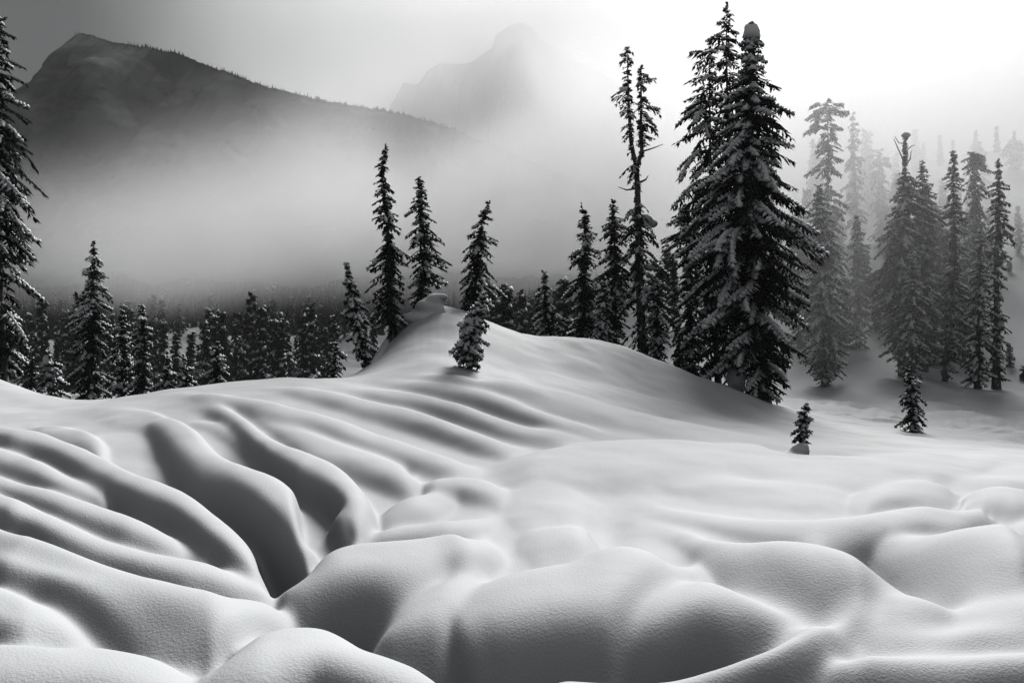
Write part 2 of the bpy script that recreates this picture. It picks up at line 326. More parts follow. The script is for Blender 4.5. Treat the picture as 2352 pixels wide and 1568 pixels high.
def ground_v(u, d):
    """screen row of the snow surface at column u, forward distance d"""
    u = np.asarray(u, float); d = np.asarray(d, float); ld = np.log(d)
    v = bilin(TV, TU, TL, u, ld)
    f = 1 - np.clip((d - 34) / 6, 0, 1)
    h = bilin(rel, RU, RV, u, v) * f
    x = (u - CU) * d / F
    # broad unevenness of the drifts, and wind ripples further off
    h = h + F / d * (.035 * (np.where(d > 60, 0, fbm(x * .35, d * .35, 3, 5) * np.clip((60 - d) / 15, 0, 1)) + np.clip((d - 45) / 15, 0, 1) * fbm(x * .09, d * .09, 3, 6)) * np.clip(d / 12, .3, 3)) * np.where(d > 32, 1 + (d - 32) / 25, 1)
    h = h + F / d * .006 * fbm(x * 1.7, d * 1.3, 3, 12) * np.clip((30 - d) / 12, 0, 1)
    b = np.clip((d - 44) / 4, 0, 1) * np.clip((62 - d) / 6, 0, 1) * np.clip((u - 1780) / 80, 0, 1)
    h = h + b * F / d * .17 * fbm(x * .35 + d * .25, d * 1.6 - x * .3, 4, 9, .65)
    return v - h
def ground_z(x, d):
    u = CU + F * x / d
    return (CV - float(ground_v(u, d))) * d / F

GX = np.arange(-700, 3051, 5.0)
GL = np.concatenate([np.linspace(math.log(3.2), math.log(48), 640, endpoint=False), np.linspace(math.log(48), math.log(800), 160)])
uu, ll = np.meshgrid(GX, GL); dd = np.exp(ll)
vv = ground_v(uu, dd)
vs = np.stack([(uu - CU) * dd / F, dd, (CV - vv) * dd / F], -1).reshape(-1, 3)
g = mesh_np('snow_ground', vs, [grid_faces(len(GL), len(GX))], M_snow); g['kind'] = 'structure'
# ------------------------------------------------------------------ mountains
def rock_material():
    m, t, b = new_mat('forested_slope')
    n = t.nodes.new; l = t.links.new
    co = n('ShaderNodeTexCoord'); n1 = n('ShaderNodeTexNoise'); n1.inputs['Scale'].default_value = .02; n1.inputs['Detail'].default_value = 8
    mp = n('ShaderNodeMapping'); mp.inputs['Scale'].default_value = (1, 1, .35); l(co.outputs['Object'], mp.inputs[0]); l(mp.outputs[0], n1.inputs['Vector'])
    r = n('ShaderNodeValToRGB'); l(n1.outputs['Fac'], r.inputs[0])
    r.color_ramp.elements[0].position = .5; r.color_ramp.elements[0].color = (.030, .033, .034, 1)
    r.color_ramp.elements[1].position = .72; r.color_ramp.elements[1].color = (.22, .22, .23, 1)
    l(r.outputs[0], b.inputs['Base Color']); b.inputs['Roughness'].default_value = .9; b.inputs['Specular IOR Level'].default_value = .1
    return m
M_rock = rock_material()
def mountain(name, prof, d, depth, seed, foot=700, rough=12):
    pr = np.array(prof, float)
    us = np.arange(pr[0, 0], pr[-1, 0] + 1, 4.0); top = np.interp(us, pr[:, 0], pr[:, 1])
    top = top + 2.0 * vnoise(us * .05, us * 0, seed) + 1.5 * vnoise(us * .17, us * 0, seed + 1)
    k = np.linspace(0, 1, 60); rows = []
    for kk in k:                                   # 0 = foot, nearer; 1 = crest
        dist = d - depth * (1 - kk); sv = top * kk ** 1.0 + foot * (1 - kk)
        x = (us - CU) * d / F; z = (CV - top) * d / F; zf = (CV - foot) * d / F
        zz = zf + (z - zf) * kk ** 1.25
        rr = fbm(x * .024 + seed, np.full_like(x, kk * 5), 5, seed)
        rg = -np.abs(fbm(x * .012, np.full_like(x, kk * 1.2), 4, seed + 3)) * 1.6
        fall = min(1, (1 - kk) * 8)
        rows.append(np.stack([x, np.full_like(x, dist) + (rr + rg) * rough * 2.5 * fall, zz + rr * rough * fall], 1))
    back = rows[-1].copy(); back[:, 1] += depth; back[:, 2] = (CV - foot) * d / F; rows.append(back)
    o = mesh_np(name, np.concatenate(rows), [grid_faces(len(rows), len(us))], M_rock, smooth=False)
    o['kind'] = 'structure'
    return us, top
MD = 700.
ridge_u, ridge_top = mountain('mountain', [(-500, 420), (-200, 300), (0, 235), (60, 200), (98, 172), (112, 150), (120, 168), (128, 150), (140, 118), (155, 100), (170, 82), (188, 78), (215, 84), (250, 94), (300, 104), (360, 112), (400, 120), (450, 140), (520, 165), (580, 190), (640, 206), (700, 222), (780, 238), (860, 250), (930, 262), (1050, 300), (1200, 360), (1400, 450)], MD, 260, 3, rough=7)
mountain('distant_mountain', [(700, 400), (850, 300), (905, 260), (912, 215), (925, 190), (960, 195), (985, 160), (1010, 145), (1050, 150), (1090, 140), (1130, 110), (1140, 80), (1165, 62), (1200, 52), (1225, 66), (1240, 90), (1290, 120), (1400, 180), (1600, 300), (1800, 420)], 1000., 300, 8, rough=10)

# ------------------------------------------------------------------ haze and fog
def box(name, lo, hi, mat, kind):
    x0, y0, z0 = lo; x1, y1, z1 = hi
    v = [(x0, y0, z0), (x1, y0, z0), (x1, y1, z0), (x0, y1, z0), (x0, y0, z1), (x1, y0, z1), (x1, y1, z1), (x0, y1, z1)]
    f = [[(0, 3, 2, 1), (4, 5, 6, 7), (0, 1, 5, 4), (1, 2, 6, 5), (2, 3, 7, 6), (3, 0, 4, 7)]]
    o = mesh_np(name, v, f, mat, smooth=False); o['kind'] = kind; return o
def vol_mat(name, dens, g, col=.22):
    m = bpy.data.materials.new(name); m.use_nodes = True; t = m.node_tree; t.nodes.clear()
    o = t.nodes.new('ShaderNodeOutputMaterial'); p = t.nodes.new('ShaderNodeVolumePrincipled')
    p.inputs['Color'].default_value = (col, col, col, 1); p.inputs['Density'].default_value = dens; p.inputs['Anisotropy'].default_value = g
    t.links.new(p.outputs[0], o.inputs['Volume'])
    return m, t, p
HAZE = .00028
m_, t_, p_ = vol_mat('haze', HAZE, .3)
box('haze', (-900, -20, -40), (1350, 1350, 425), m_, 'stuff')

def fog_mat(name, col, dens, g, zr, xr, yr, nscale, nlow, nhigh, tilt=0., floor=.25, det=2):
    """density rises with height between zr[0:2], thins between zr[2:4]; likewise along x and y; broken up by noise"""
    m, t, p = vol_mat(name, 1.0, g, col); n = t.nodes.new; l = t.links.new
    co = n('ShaderNodeTexCoord'); sp = n('ShaderNodeSeparateXYZ'); l(co.outputs['Object'], sp.inputs[0])
    ns = n('ShaderNodeTexNoise'); ns.inputs['Scale'].default_value = nscale; ns.inputs['Detail'].default_value = det
    l(co.outputs['Object'], ns.inputs['Vector'])
    nw = n('ShaderNodeMath'); nw.operation = 'SUBTRACT'; l(ns.outputs['Fac'], nw.inputs[0]); nw.inputs[1].default_value = .5
    cur = None
    def mr(src, a, b, c, d):
        r = n('ShaderNodeMapRange'); r.interpolation_type = 'SMOOTHSTEP'; l(src, r.inputs[0])
        for i, q in enumerate((a, b, c, d)): r.inputs[1 + i].default_value = q
        return r.outputs[0]
    def mul(x, y):
        if x is None: return y
        k = n('ShaderNodeMath'); k.operation = 'MULTIPLY'; l(x, k.inputs[0])
        if isinstance(y, float): k.inputs[1].default_value = y
        else: l(y, k.inputs[1])
        return k.outputs[0]
    for ax, rg in ((2, zr), (0, xr), (1, yr)):
        if rg is None: continue
        w_ = rg[4]
        sh = n('ShaderNodeMath'); sh.operation = 'MULTIPLY_ADD'; l(nw.outputs[0], sh.inputs[0]); sh.inputs[1].default_value = w_; l(sp.outputs[ax], sh.inputs[2])
        cur = mul(cur, mr(sh.outputs[0], rg[0], rg[1], 0, 1)); top_ = sh
        if ax == 2 and tilt:                    # the top of the bank rises towards +x
            top_ = n('ShaderNodeMath'); top_.operation = 'MULTIPLY_ADD'; l(sp.outputs[0], top_.inputs[0]); top_.inputs[1].default_value = -tilt; l(sh.outputs[0], top_.inputs[2])
        cur = mul(cur, mr(top_.outputs[0], rg[2], rg[3], 1, 0))
    cur = mul(cur, mr(ns.outputs['Fac'], nlow, nhigh, floor, 1.0)); cur = mul(cur, dens)
    l(cur, p.inputs['Density'])
    return m
# the cloud bank lying across the valley in front of the mountain
fm = fog_mat('valley_fog', .92, .021, .38, (9, 52, 70, 112, 40), None, (200, 260, 430, 500, 30), .011, .36, .62, tilt=.32, floor=.12, det=4)
f1 = box('fog_bank', (-520, 185, 0), (620, 510, 262), fm, 'stuff')
# the fog that hides the top of the slope on the right
fm2 = fog_mat('slope_fog', .9, .021, .38, (8, 22, 40, 54, 10), (20, 36, 70, 104, 10), (82, 96, 165, 185, 10), .03, .3, .65)
f2 = box('fog_bank', (16, 78, 4), (170, 188, 66), fm2, 'stuff')
# a thin veil drifting through the grove on the right
fm4 = fog_mat('grove_fog', .95, .0065, .4, (-8, 2, 22, 32, 8), (14, 26, 90, 110, 8), (50, 62, 76, 84, 6), .06, .3, .65)
f4 = box('fog_bank', (10, 47, -9), (112, 86, 36), fm4, 'stuff')
# thicker air before the farther mountain
fm3 = fog_mat('far_fog', .93, .010, .42, None, (-480, 60, 560, 700, 120), (720, 780, 900, 960, 40), .006, .2, .7, floor=.6)
f3 = box('fog_bank', (-540, 715, 20), (700, 965, 400), fm3, 'stuff')
# ------------------------------------------------------------------ conifers
def needle_material():
    m, t, b = new_mat('needles'); n = t.nodes.new; l = t.links.new
    co = n('ShaderNodeTexCoord'); n1 = n('ShaderNodeTexNoise'); n1.inputs['Scale'].default_value = 2.2; n1.inputs['Detail'].default_value = 3
    l(co.outputs['Object'], n1.inputs['Vector'])
    r = n('ShaderNodeValToRGB'); l(n1.outputs['Fac'], r.inputs[0])
    r.color_ramp.elements[0].position = .3; r.color_ramp.elements[0].color = (.012, .017, .015, 1)
    r.color_ramp.elements[1].position = .75; r.color_ramp.elements[1].color = (.032, .042, .037, 1)
    l(r.outputs[0], b.inputs['Base Color']); b.inputs['Roughness'].default_value = .9; b.inputs['Specular IOR Level'].default_value = .04
    return m
def bark_material():
    m, t, b = new_mat('bark'); n = t.nodes.new; l = t.links.new
    co = n('ShaderNodeTexCoord'); mp = n('ShaderNodeMapping'); mp.inputs['Scale'].default_value = (6, 6, 1.5); l(co.outputs['Object'], mp.inputs[0])
    n1 = n('ShaderNodeTexNoise'); n1.inputs['Scale'].default_value = 2.; n1.inputs['Detail'].default_value = 5; l(mp.outputs[0], n1.inputs['Vector'])
    r = n('ShaderNodeValToRGB'); l(n1.outputs['Fac'], r.inputs[0])
    r.color_ramp.elements[0].position = .4; r.color_ramp.elements[0].color = (.03, .031, .032, 1)
    r.color_ramp.elements[1].position = .68; r.color_ramp.elements[1].color = (.30, .31, .31, 1)
    l(r.outputs[0], b.inputs['Base Color']); b.inputs['Roughness'].default_value = .9
    bp = n('ShaderNodeBump'); bp.inputs['Strength'].default_value = .6; bp.inputs['Distance'].default_value = .05; l(n1.outputs['Fac'], bp.inputs['Height']); l(bp.outputs[0], b.inputs['Normal'])
    return m
M_needle = needle_material(); M_bark = bark_material()
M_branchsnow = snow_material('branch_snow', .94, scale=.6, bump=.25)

def spindles(p0, p1, wd, ht, closed=False):
    """n small tent-shaped blades from p0 to p1, wd wide, ht high in the middle"""
    ax = p1 - p0; L = np.linalg.norm(ax, axis=1, keepdims=True) + 1e-9; ax = ax / L
    up = np.array([0, 0, 1.0]); sd = np.cross(ax, up); q = np.linalg.norm(sd, axis=1, keepdims=True); sd = np.where(q > .05, sd / np.maximum(q, 1e-6), np.array([1.0, 0, 0]))
    un = np.cross(sd, ax); un = un * np.where(un[:, 2:] < 0, -1, 1)
    mid = p0 * .52 + p1 * .48
    V = np.stack([p0, mid - sd * wd[:, None] / 2 , mid + sd * wd[:, None] / 2, mid + un * ht[:, None], p1], 1)
    n = len(p0); b = (np.arange(n) * 5)[:, None]
    T = [(0, 1, 3), (0, 3, 2), (1, 4, 3), (3, 4, 2)] + ([(0, 2, 1), (1, 2, 4)] if closed else [])
    Fc = np.concatenate([b + np.array(t)[None] for t in T])
    return V.reshape(-1, 3), Fc

def tube(pts, rad, ns=7):
    pts = np.asarray(pts, float); V = []; Fc = []
    for k, p in enumerate(pts):
        a = np.arange(ns) / ns * 2 * math.pi
        t = pts[min(k + 1, len(pts) - 1)] - pts[max(k - 1, 0)]; t = t / (np.linalg.norm(t) + 1e-9)
        x = np.cross(t, [0.01, 1, 0]); x /= np.linalg.norm(x) + 1e-9; y = np.cross(t, x)
        V.append(p + rad[k] * (np.cos(a)[:, None] * x + np.sin(a)[:, None] * y))
    for k in range(len(pts) - 1):
        for j in range(ns):
            Fc.append((k * ns + j, k * ns + (j + 1) % ns, (k + 1) * ns + (j + 1) % ns, (k + 1) * ns + j))
    return np.concatenate(V), np.array(Fc)

class Bag:
    def __init__(s): s.v = []; s.f = []; s.n = 0
    def add(s, V, Fc): s.v.append(V); s.f.append(np.asarray(Fc) + s.n); s.n += len(V)
    def get(s, mul=1.0):
        V = np.concatenate(s.v) * mul
        tr = [f for f in s.f if f.shape[1] == 3]; qd = [f for f in s.f if f.shape[1] == 4]
        return V, ([np.concatenate(tr)] if tr else []) + ([np.concatenate(qd)] if qd else [])

def build_crown(crown, snow, h, axis, prof, rs, zlo=0.0, zhi=None, dz=12., nb=6, st=5.5, tw=4.8, droop=.35, wd=.40, up=.3, sn=.35, gap=.14, snow_side=0., core=True, snz=1.0, snw=1.0):
    """boughs of needle sprays, in units of photograph pixels at the tree's distance.
    axis(z) -> x of the trunk, prof(z) -> (reach to -x, reach to +x)"""
    zhi = h if zhi is None else zhi
    P0 = []; P1 = []; WW = []; HH = []; S0 = []; S1 = []; SW = []; SH = []
    zt = zlo
    rnd = rs.rand
    while zt < zhi:
        whorl = .75 + .5 * rnd()
        miss = rnd() < gap
        for b in range(nb):
            ph = 2 * math.pi * (b + rnd() * .9) / nb + zt
            cx, sy = math.cos(ph), math.sin(ph)
            z_t = zt + (rnd() - .5) * dz * 1.6
            Lx, Rx = prof(min(max(z_t, 0), h))
            wgt = .5 + .5 * cx
            R = (Lx * (1 - wgt) + Rx * wgt)
            L = R * (.5 + .62 * rnd() ** 1.2) * (.85 + .15 * whorl)
            if miss: L *= .45
            L = max(L, 2.5)
            f = z_t / h
            dr = droop * (.6 + .8 * rnd()) * (1.25 - .9 * max(0, f - .6) / .4)
            z0 = min(z_t + dr * L, h * .992)
            dr = (z0 - z_t) / L
            m = max(2, int(L / st)); s = (np.arange(m) + .5 + (rs.rand(m) - .5) * .7) / m
            s = np.clip(s, .08, 1)
            ux = up * (1 if f > .3 else .5)
            zz = z0 + L * (ux * s - (dr + ux) * s ** 1.6)
            x0 = axis(z0)
            cvt = (rnd() - .5) * .9
            rx = cx * s - sy * cvt * s ** 2; ry = sy * s + cx * cvt * s ** 2
            base = np.stack([x0 + rx * L, ry * L, zz], 1)
            # direction along the bough
            rad = np.array([cx, sy, 0]); tan = np.array([-sy, cx, 0])
            sl = ux - (dr + ux) * 1.6 * s ** .6
            # stem
            hasn = rnd() < (sn * 1.2 + .05 + snow_side * (-cx * .5 - sy * .5)) * (snz if f < .5 else 1)
            for side in (-1, 1):
                lt = (wd * L * (1.08 - s) ** .7 * np.sin(np.clip(s * 3.2, 0, math.pi / 2)) + 1.4 * tw) * (.6 + .8 * rs.rand(m))
                lt = np.minimum(lt, 34)
                an = math.radians(46) + (rs.rand(m) - .5) * 1.0
                d = np.cos(an)[:, None] * np.stack([np.full(m, cx), np.full(m, sy), sl], 1) + side * np.sin(an)[:, None] * tan
                d[:, 2] -= .18 + .35 * rs.rand(m)
                d /= np.linalg.norm(d, axis=1, keepdims=True)
                P0.append(base); P1.append(base + d * lt[:, None]); w_ = tw * (.75 + .6 * rs.rand(m)); WW.append(w_); HH.append(w_ * .3)
                if hasn:
                    k = (s > .28) & (rs.rand(m) < .85)
                    if k.any():
                        o = np.array([0, 0, 1.0]) * (w_[k, None] * .5)
                        fr = (.45 + .5 * rs.rand(k.sum()))[:, None]
                        S0.append(base[k] + o); S1.append(base[k] + o + d[k] * lt[k, None] * fr); SW.append(w_[k] * 1.35 * snw); SH.append(w_[k] * (.4 + .5 * rs.rand(k.sum())))
            # needles along the stem itself
            a = np.array([[x0, 0, z0]]); pth = np.concatenate([a, base])
            tipd = pth[-1] - pth[-2]; tipd /= np.linalg.norm(tipd) + 1e-9
            pth = np.concatenate([pth, [pth[-1] + tipd * (L * .06 + tw)]])
            P0.append(pth[:-1]); P1.append(pth[1:] + (pth[1:] - pth[:-1]) * .35); w_ = np.full(len(pth) - 1, tw * .9); WW.append(w_); HH.append(w_ * .35)
            if hasn and L > 12:
                q = pth[len(pth) // 3:]
                if len(q) > 1:
                    o = np.array([0, 0, 1.0]) * tw * .5; w_ = tw * (1.3 + .9 * rs.rand(len(q) - 1)) * snw
                    S0.append(q[:-1] + o); S1.append(q[1:] + o + (q[1:] - q[:-1]) * .5); SW.append(w_); SH.append(w_ * .55)
        if core:                                   # short inner shoots that close the middle
            Lx, Rx = prof(min(zt, h)); R = .42 * (Lx + Rx) / 2
            m = 10; a = rs.rand(m) * 6.283; r1 = R * (.3 + .9 * rs.rand(m)); z_ = zt + (rs.rand(m) - .5) * dz * 2
            z_ = np.minimum(z_, h * .98)
            xa = np.array([axis(q) for q in z_])
            p = np.stack([xa + .15 * r1 * np.cos(a), .15 * r1 * np.sin(a), z_], 1); q = np.stack([xa + r1 * np.cos(a), r1 * np.sin(a), z_ - r1 * .45], 1)
            P0.append(p); P1.append(q); w_ = np.full(m, tw * 2.2); WW.append(w_); HH.append(w_ * .3)
        zt += dz * (.7 + .6 * rnd())
    V, Fc = spindles(np.concatenate(P0), np.concatenate(P1), np.concatenate(WW), np.concatenate(HH)); crown.add(V, Fc)
    if S0:
        V, Fc = spindles(np.concatenate(S0), np.concatenate(S1), np.concatenate(SW), np.concatenate(SH), True); snow.add(V, Fc)

def lump(rx, ry, rz, seed, n=16, amp=.18, flat=.0):
    V = []; Fc = []
    for i in range(n + 1):
        th = math.pi * i / n
        for j in range(2 * n):
            ph = math.pi * j / n
            d = np.array([math.sin(th) * math.cos(ph), math.sin(th) * math.sin(ph), math.cos(th)])
            q = 1 + amp * mnoise.noise(Vector(d * 1.3) + Vector((seed, seed * 2.1, 0))) * 1.6 + amp * .4 * mnoise.noise(Vector(d * 3.5) + Vector((seed * 3.3, 0, 0)))
            p = d * q; p[2] = p[2] if p[2] > 0 else p[2] * (1 - flat)
            V.append(p * (rx, ry, rz))
    m = 2 * n
    for i in range(n):
        for j in range(m):
            Fc.append((i * m + j, (i + 1) * m + j, (i + 1) * m + (j + 1) % m, i * m + (j + 1) % m))
    return np.array(V), np.array(Fc)

def ground_at(u, v, lo=5., hi=700.):
    """distance at which the visible snow surface crosses row v in column u"""
    d = np.exp(np.linspace(math.log(lo), math.log(hi), 900)); vv = ground_v(np.full(900, float(u)), d)
    k = np.where(vv <= v)[0]
    return float(d[k[0]]) if len(k) else float(d[np.argmin(vv)])

def tree_parts(name, root, trunk, crown, snow, k):
    o = [None] * 3
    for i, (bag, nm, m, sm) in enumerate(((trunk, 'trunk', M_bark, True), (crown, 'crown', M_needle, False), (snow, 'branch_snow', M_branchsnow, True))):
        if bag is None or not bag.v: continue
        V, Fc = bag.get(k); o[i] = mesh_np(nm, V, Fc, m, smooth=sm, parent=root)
        if i: o[i]['kind'] = 'stuff'
    return o

def tree(label, axis, prof, d=None, base_v=None, near=True, seed=1, name='conifer', group=None, trunk_w=None, zone=(5., 700.), fork=None, caps=(), dead=(), crown_lo=.03, crown_hi=None, sink=6, wide=1.0, **kw):
    """axis: [(u, v)] of the trunk from top to base; prof: [(v, reach left, reach right)], all as the photograph shows them"""
    ax = np.array(axis, float); pf = np.array(prof, float)
    ub, vb = ax[-1]
    if d is None: d = ground_at(ub, vb, *zone)
    k = d / F
    gz = (CV - float(ground_v(ub, d)))             # in pixels
    zb = min(CV - vb, gz) if not near else gz
    root = bpy.data.objects.new(name, None); C.objects.link(root)
    root.location = ((ub - CU) * k, d, zb * k); tag(root, label, 'tree', group)
    rs = np.random.RandomState(seed)
    vbase = CV - zb
    H = vbase - ax[0, 1]
    az = vbase - ax[::-1, 1]; axx = ax[::-1, 0] - ub
    def axf(z): return float(np.interp(z, az, axx))
    pz = vbase - pf[::-1, 0]; pl = pf[::-1, 1] * wide; pr = pf[::-1, 2] * wide
    def prf(z): return float(np.interp(z, pz, pl)), float(np.interp(z, pz, pr))
    crown, snow, trunk = Bag(), Bag(), Bag()
    tw_ = trunk_w or max(5., H * .035)
    zs = np.linspace(-sink, H, 26); rad = np.maximum(tw_ / 2 * (1 - np.clip(zs / H, 0, 1)) ** .8, .8)
    rad[:3] *= (1.25, 1.12, 1.04)
    trunk.add(*tube([(axf(z), 0, z) for z in zs], rad))
    kw.setdefault('droop', .38)
    build_crown(crown, snow, H, axf, prf, rs, zlo=H * crown_lo, zhi=None if crown_hi is None else H * crown_hi, **kw)
    if fork:
        for (fax, fpf, fw) in fork:
            fa = np.array(fax, float); fz = vbase - fa[::-1, 1]; fx = fa[::-1, 0] - ub
            fp = np.array(fpf, float); fpz = vbase - fp[::-1, 0]
            g = lambda z: float(np.interp(z, fz, fx))
            zz = np.linspace(fz[0], fz[-1], 16)
            trunk.add(*tube([(g(z), -2, z) for z in zz], fw / 2 * np.linspace(1, .25, 16)))
            build_crown(crown, snow, fz[-1], g, lambda z: (float(np.interp(z, fpz, fp[::-1, 1])), float(np.interp(z, fpz, fp[::-1, 2]))), rs, zlo=max(fz[0], fpz[0]), **{**kw, 'gap': .3, 'core': False})
    parts = tree_parts(name, root, trunk, crown, snow, k)
    for br in dead:                                # bare branches: [(u, v)...], width
        pts, wdt = br
        P = np.array([(u - ub, (i * 3 if i else 0), vbase - v) for i, (u, v) in enumerate(pts)], float)
        V, Fc = tube(P, np.linspace(wdt / 2, .7, len(P)), 5); mesh_np('dead_branch', V * k, [Fc], M_bark, parent=root)
    for (u, v, rx, rz, sd) in caps:                # heaps of snow held by the crown
        V, Fc = lump(rx, rx * .8, rz, sd, 14, .16, .2); V = V + np.array([u - ub, -2., vbase - v])
        mesh_np('snow_cap', V * k, [Fc], M_branchsnow, parent=root)
    return root

def copy_tree(root, loc, scale, rot, label, group):
    r = root.copy(); C.objects.link(r); r.location = loc; r.scale = scale; r.rotation_euler = (0, 0, rot)
    r['label'] = label; r['group'] = group
    for ch in root.children:
        c = ch.copy(); C.objects.link(c); c.parent = r
    return r

# ---- the four conifers of the snow mound and the two small ones in front
tree('tallest dark hemlock on the crest of the snow mound, its thin tip bent over', [(893, 341), (884, 346), (878, 400), (885, 470), (893, 560), (895, 680), (902, 778)],
     [(340, 2, 3), (360, 5, 5), (385, 16, 10), (430, 16, 20), (465, 20, 24), (485, 42, 24), (520, 24, 28), (560, 42, 40), (600, 44, 56), (640, 44, 38), (670, 52, 62), (710, 40, 42), (745, 56, 44), (775, 26, 26)], seed=2, zone=(20, 40), sn=.16, sink=14, trunk_w=16, nb=7, name='hemlock')
tree('dark hemlock rising just behind the overhanging snow hump, right of the tallest', [(960, 406), (964, 420), (966, 470), (975, 560), (974, 640), (955, 720)],
     [(405, 3, 3), (420, 14, 12), (460, 16, 26), (500, 34, 30), (540, 34, 36), (560, 46, 42), (590, 44, 66), (620, 40, 50), (660, 34, 54), (700, 24, 20)], d=37.5, seed=5, sn=.12, nb=7, name='hemlock')
tree('hemlock with tip leaning right, standing behind the small snowy tree', [(1122, 468), (1108, 510), (1098, 580), (1092, 650), (1086, 735)],
     [(468, 2, 4), (500, 16, 18), (540, 24, 32), (580, 38, 38), (620, 34, 38), (650, 38, 52), (685, 42, 66), (715, 30, 34)], d=38.5, seed=7, sn=.22, nb=7, name='hemlock')
tree('short snow-flecked conifer at the left foot of the snow mound, bare leader at its tip', [(797, 606), (802, 640), (812, 690), (826, 770), (840, 832)],
     [(606, 1, 1), (632, 1, 1), (642, 12, 12), (680, 20, 22), (710, 24, 30), (750, 34, 30), (775, 40, 34), (800, 28, 40), (832, 14, 20)], seed=9, zone=(20, 40), sn=.7, dz=9, nb=7, sink=14, name='young_fir', tw=5)
tree('small leaning tree heavy with snow in front of the mound crest', [(1113, 674), (1092, 730), (1077, 790), (1082, 848)],
     [(674, 4, 4), (700, 14, 16), (740, 28, 26), (780, 34, 36), (810, 42, 38), (838, 28, 44), (848, 10, 12)], seed=12, zone=(20, 40), gap=0, sn=.95, snw=1.5, dz=9, nb=7, tw=5.5, sink=14, name='young_fir', caps=((1065, 745, 16, 9, 3.), (1090, 800, 15, 10, 4.)))
tree('little dark fir alone on the mound shoulder, left of the right-hand grove', [(1250, 626), (1255, 680), (1262, 775)],
     [(626, 2, 2), (660, 10, 12), (690, 24, 22), (715, 30, 28), (745, 40, 46), (768, 34, 36)], d=46, near=False, seed=13, sn=.45, nb=7, name='young_fir')
# ---- the grove right of the middle
tree('slender hemlock with a hooked tip at the left edge of the grove', [(1336, 478), (1344, 490), (1346, 560), (1340, 660), (1335, 800)],
     [(478, 3, 3), (510, 12, 14), (550, 20, 26), (590, 38, 38), (610, 40, 30), (650, 34, 32), (680, 50, 40), (720, 52, 50), (790, 46, 46)], d=49, near=False, seed=15, sn=.3, nb=7, name='hemlock')
tree('ragged dark hemlock standing just left of the forked snag', [(1408, 466), (1412, 520), (1410, 640), (1412, 810)],
     [(466, 5, 5), (495, 12, 20), (530, 40, 26), (560, 34, 40), (620, 44, 44), (680, 48, 48), (800, 44, 40)], d=51, near=False, seed=16, sn=.3, nb=7, name='hemlock')
tree('small pale sapling crusted with snow before the grove', [(1388, 642), (1386, 700), (1384, 795)],
     [(642, 3, 3), (670, 14, 14), (700, 24, 22), (740, 30, 28), (785, 22, 22)], d=46, near=False, seed=17, sn=.95, nb=7, tw=5, name='young_fir')
tree('tall forked snag-like hemlock whose trunk splits into two bare-stemmed tops', [(1441, 108), (1443, 220), (1450, 340), (1462, 375), (1466, 480), (1468, 620), (1478, 830)],
     [(108, 3, 3), (130, 14, 12), (150, 20, 10), (165, 8, 8), (200, 24, 6), (222, 40, 6), (250, 36, 20), (280, 48, 12), (300, 46, 10), (325, 44, 8), (345, 10, 6), (365, 26, 6), (375, 4, 4), (415, 50, 6), (430, 8, 6), (470, 6, 6), (490, 36, 26), (530, 40, 40), (570, 42, 60), (620, 40, 66), (660, 50, 40), (700, 46, 66), (760, 50, 60), (820, 44, 54)],
     d=50, near=False, seed=21, sn=.3, gap=.3, trunk_w=25, droop=.5, core=False, nb=5, dz=13, crown_lo=.0, name='hemlock',
     fork=[([(1472, 153), (1472, 280), (1474, 350), (1464, 380)], [(153, 2, 2), (180, 6, 24), (210, 10, 46), (240, 6, 44), (270, 6, 48), (300, 6, 44), (330, 8, 50), (350, 4, 8), (380, 3, 3)], 10)],
     dead=(([(1466, 432), (1440, 436), (1420, 428)], 6), ([(1468, 420), (1484, 412), (1490, 402)], 7), ([(1470, 350), (1500, 340), (1524, 330)], 5)),
     caps=((1486, 508, 14, 15, 2.), (1500, 514, 10, 11, 5.), (1494, 616, 15, 8, 6.)))
tree('great snow-laden fir, the broadest tree, capped with a ball of snow', [(1727, 62), (1722, 300), (1715, 500), (1732, 700), (1755, 950)],
     [(62, 6, 6), (100, 24, 20), (130, 24, 26), (160, 34, 34), (190, 50, 60), (230, 50, 62), (262, 56, 88), (300, 54, 76), (345, 62, 92), (385, 92, 84), (420, 100, 104), (470, 112, 100), (510, 120, 122), (550, 150, 124), (600, 150, 136), (650, 138, 132), (700, 150, 124), (770, 150, 112), (830, 140, 104), (880, 116, 84), (925, 60, 60), (948, 20, 36)],
     zone=(36, 60), d=43.5, seed=24, sn=.27, snow_side=.35, snw=1.75, wide=1.07, nb=8, dz=13, st=5.5, tw=5.2, wd=.42, trunk_w=34, sink=20, gap=.15, name='fir_tree', caps=((1726, 80, 20, 24, 7.), (1690, 870, 22, 34, 8.)), crown_lo=.01)
tree('tallest greyed hemlock directly behind the great fir, top reaching the frame edge', [(1670, 12), (1668, 100), (1672, 300), (1680, 600), (1690, 900)],
     [(12, 3, 3), (40, 14, 14), (70, 30, 22), (110, 52, 30), (150, 34, 36), (200, 40, 34), (260, 40, 30), (340, 44, 36), (450, 44, 40), (600, 50, 40), (880, 40, 40)], d=54, near=False, seed=26, sn=.25, wide=1.1, gap=.2, droop=.5, nb=5, dz=15, wd=.46, core=False, trunk_w=18, name='hemlock')
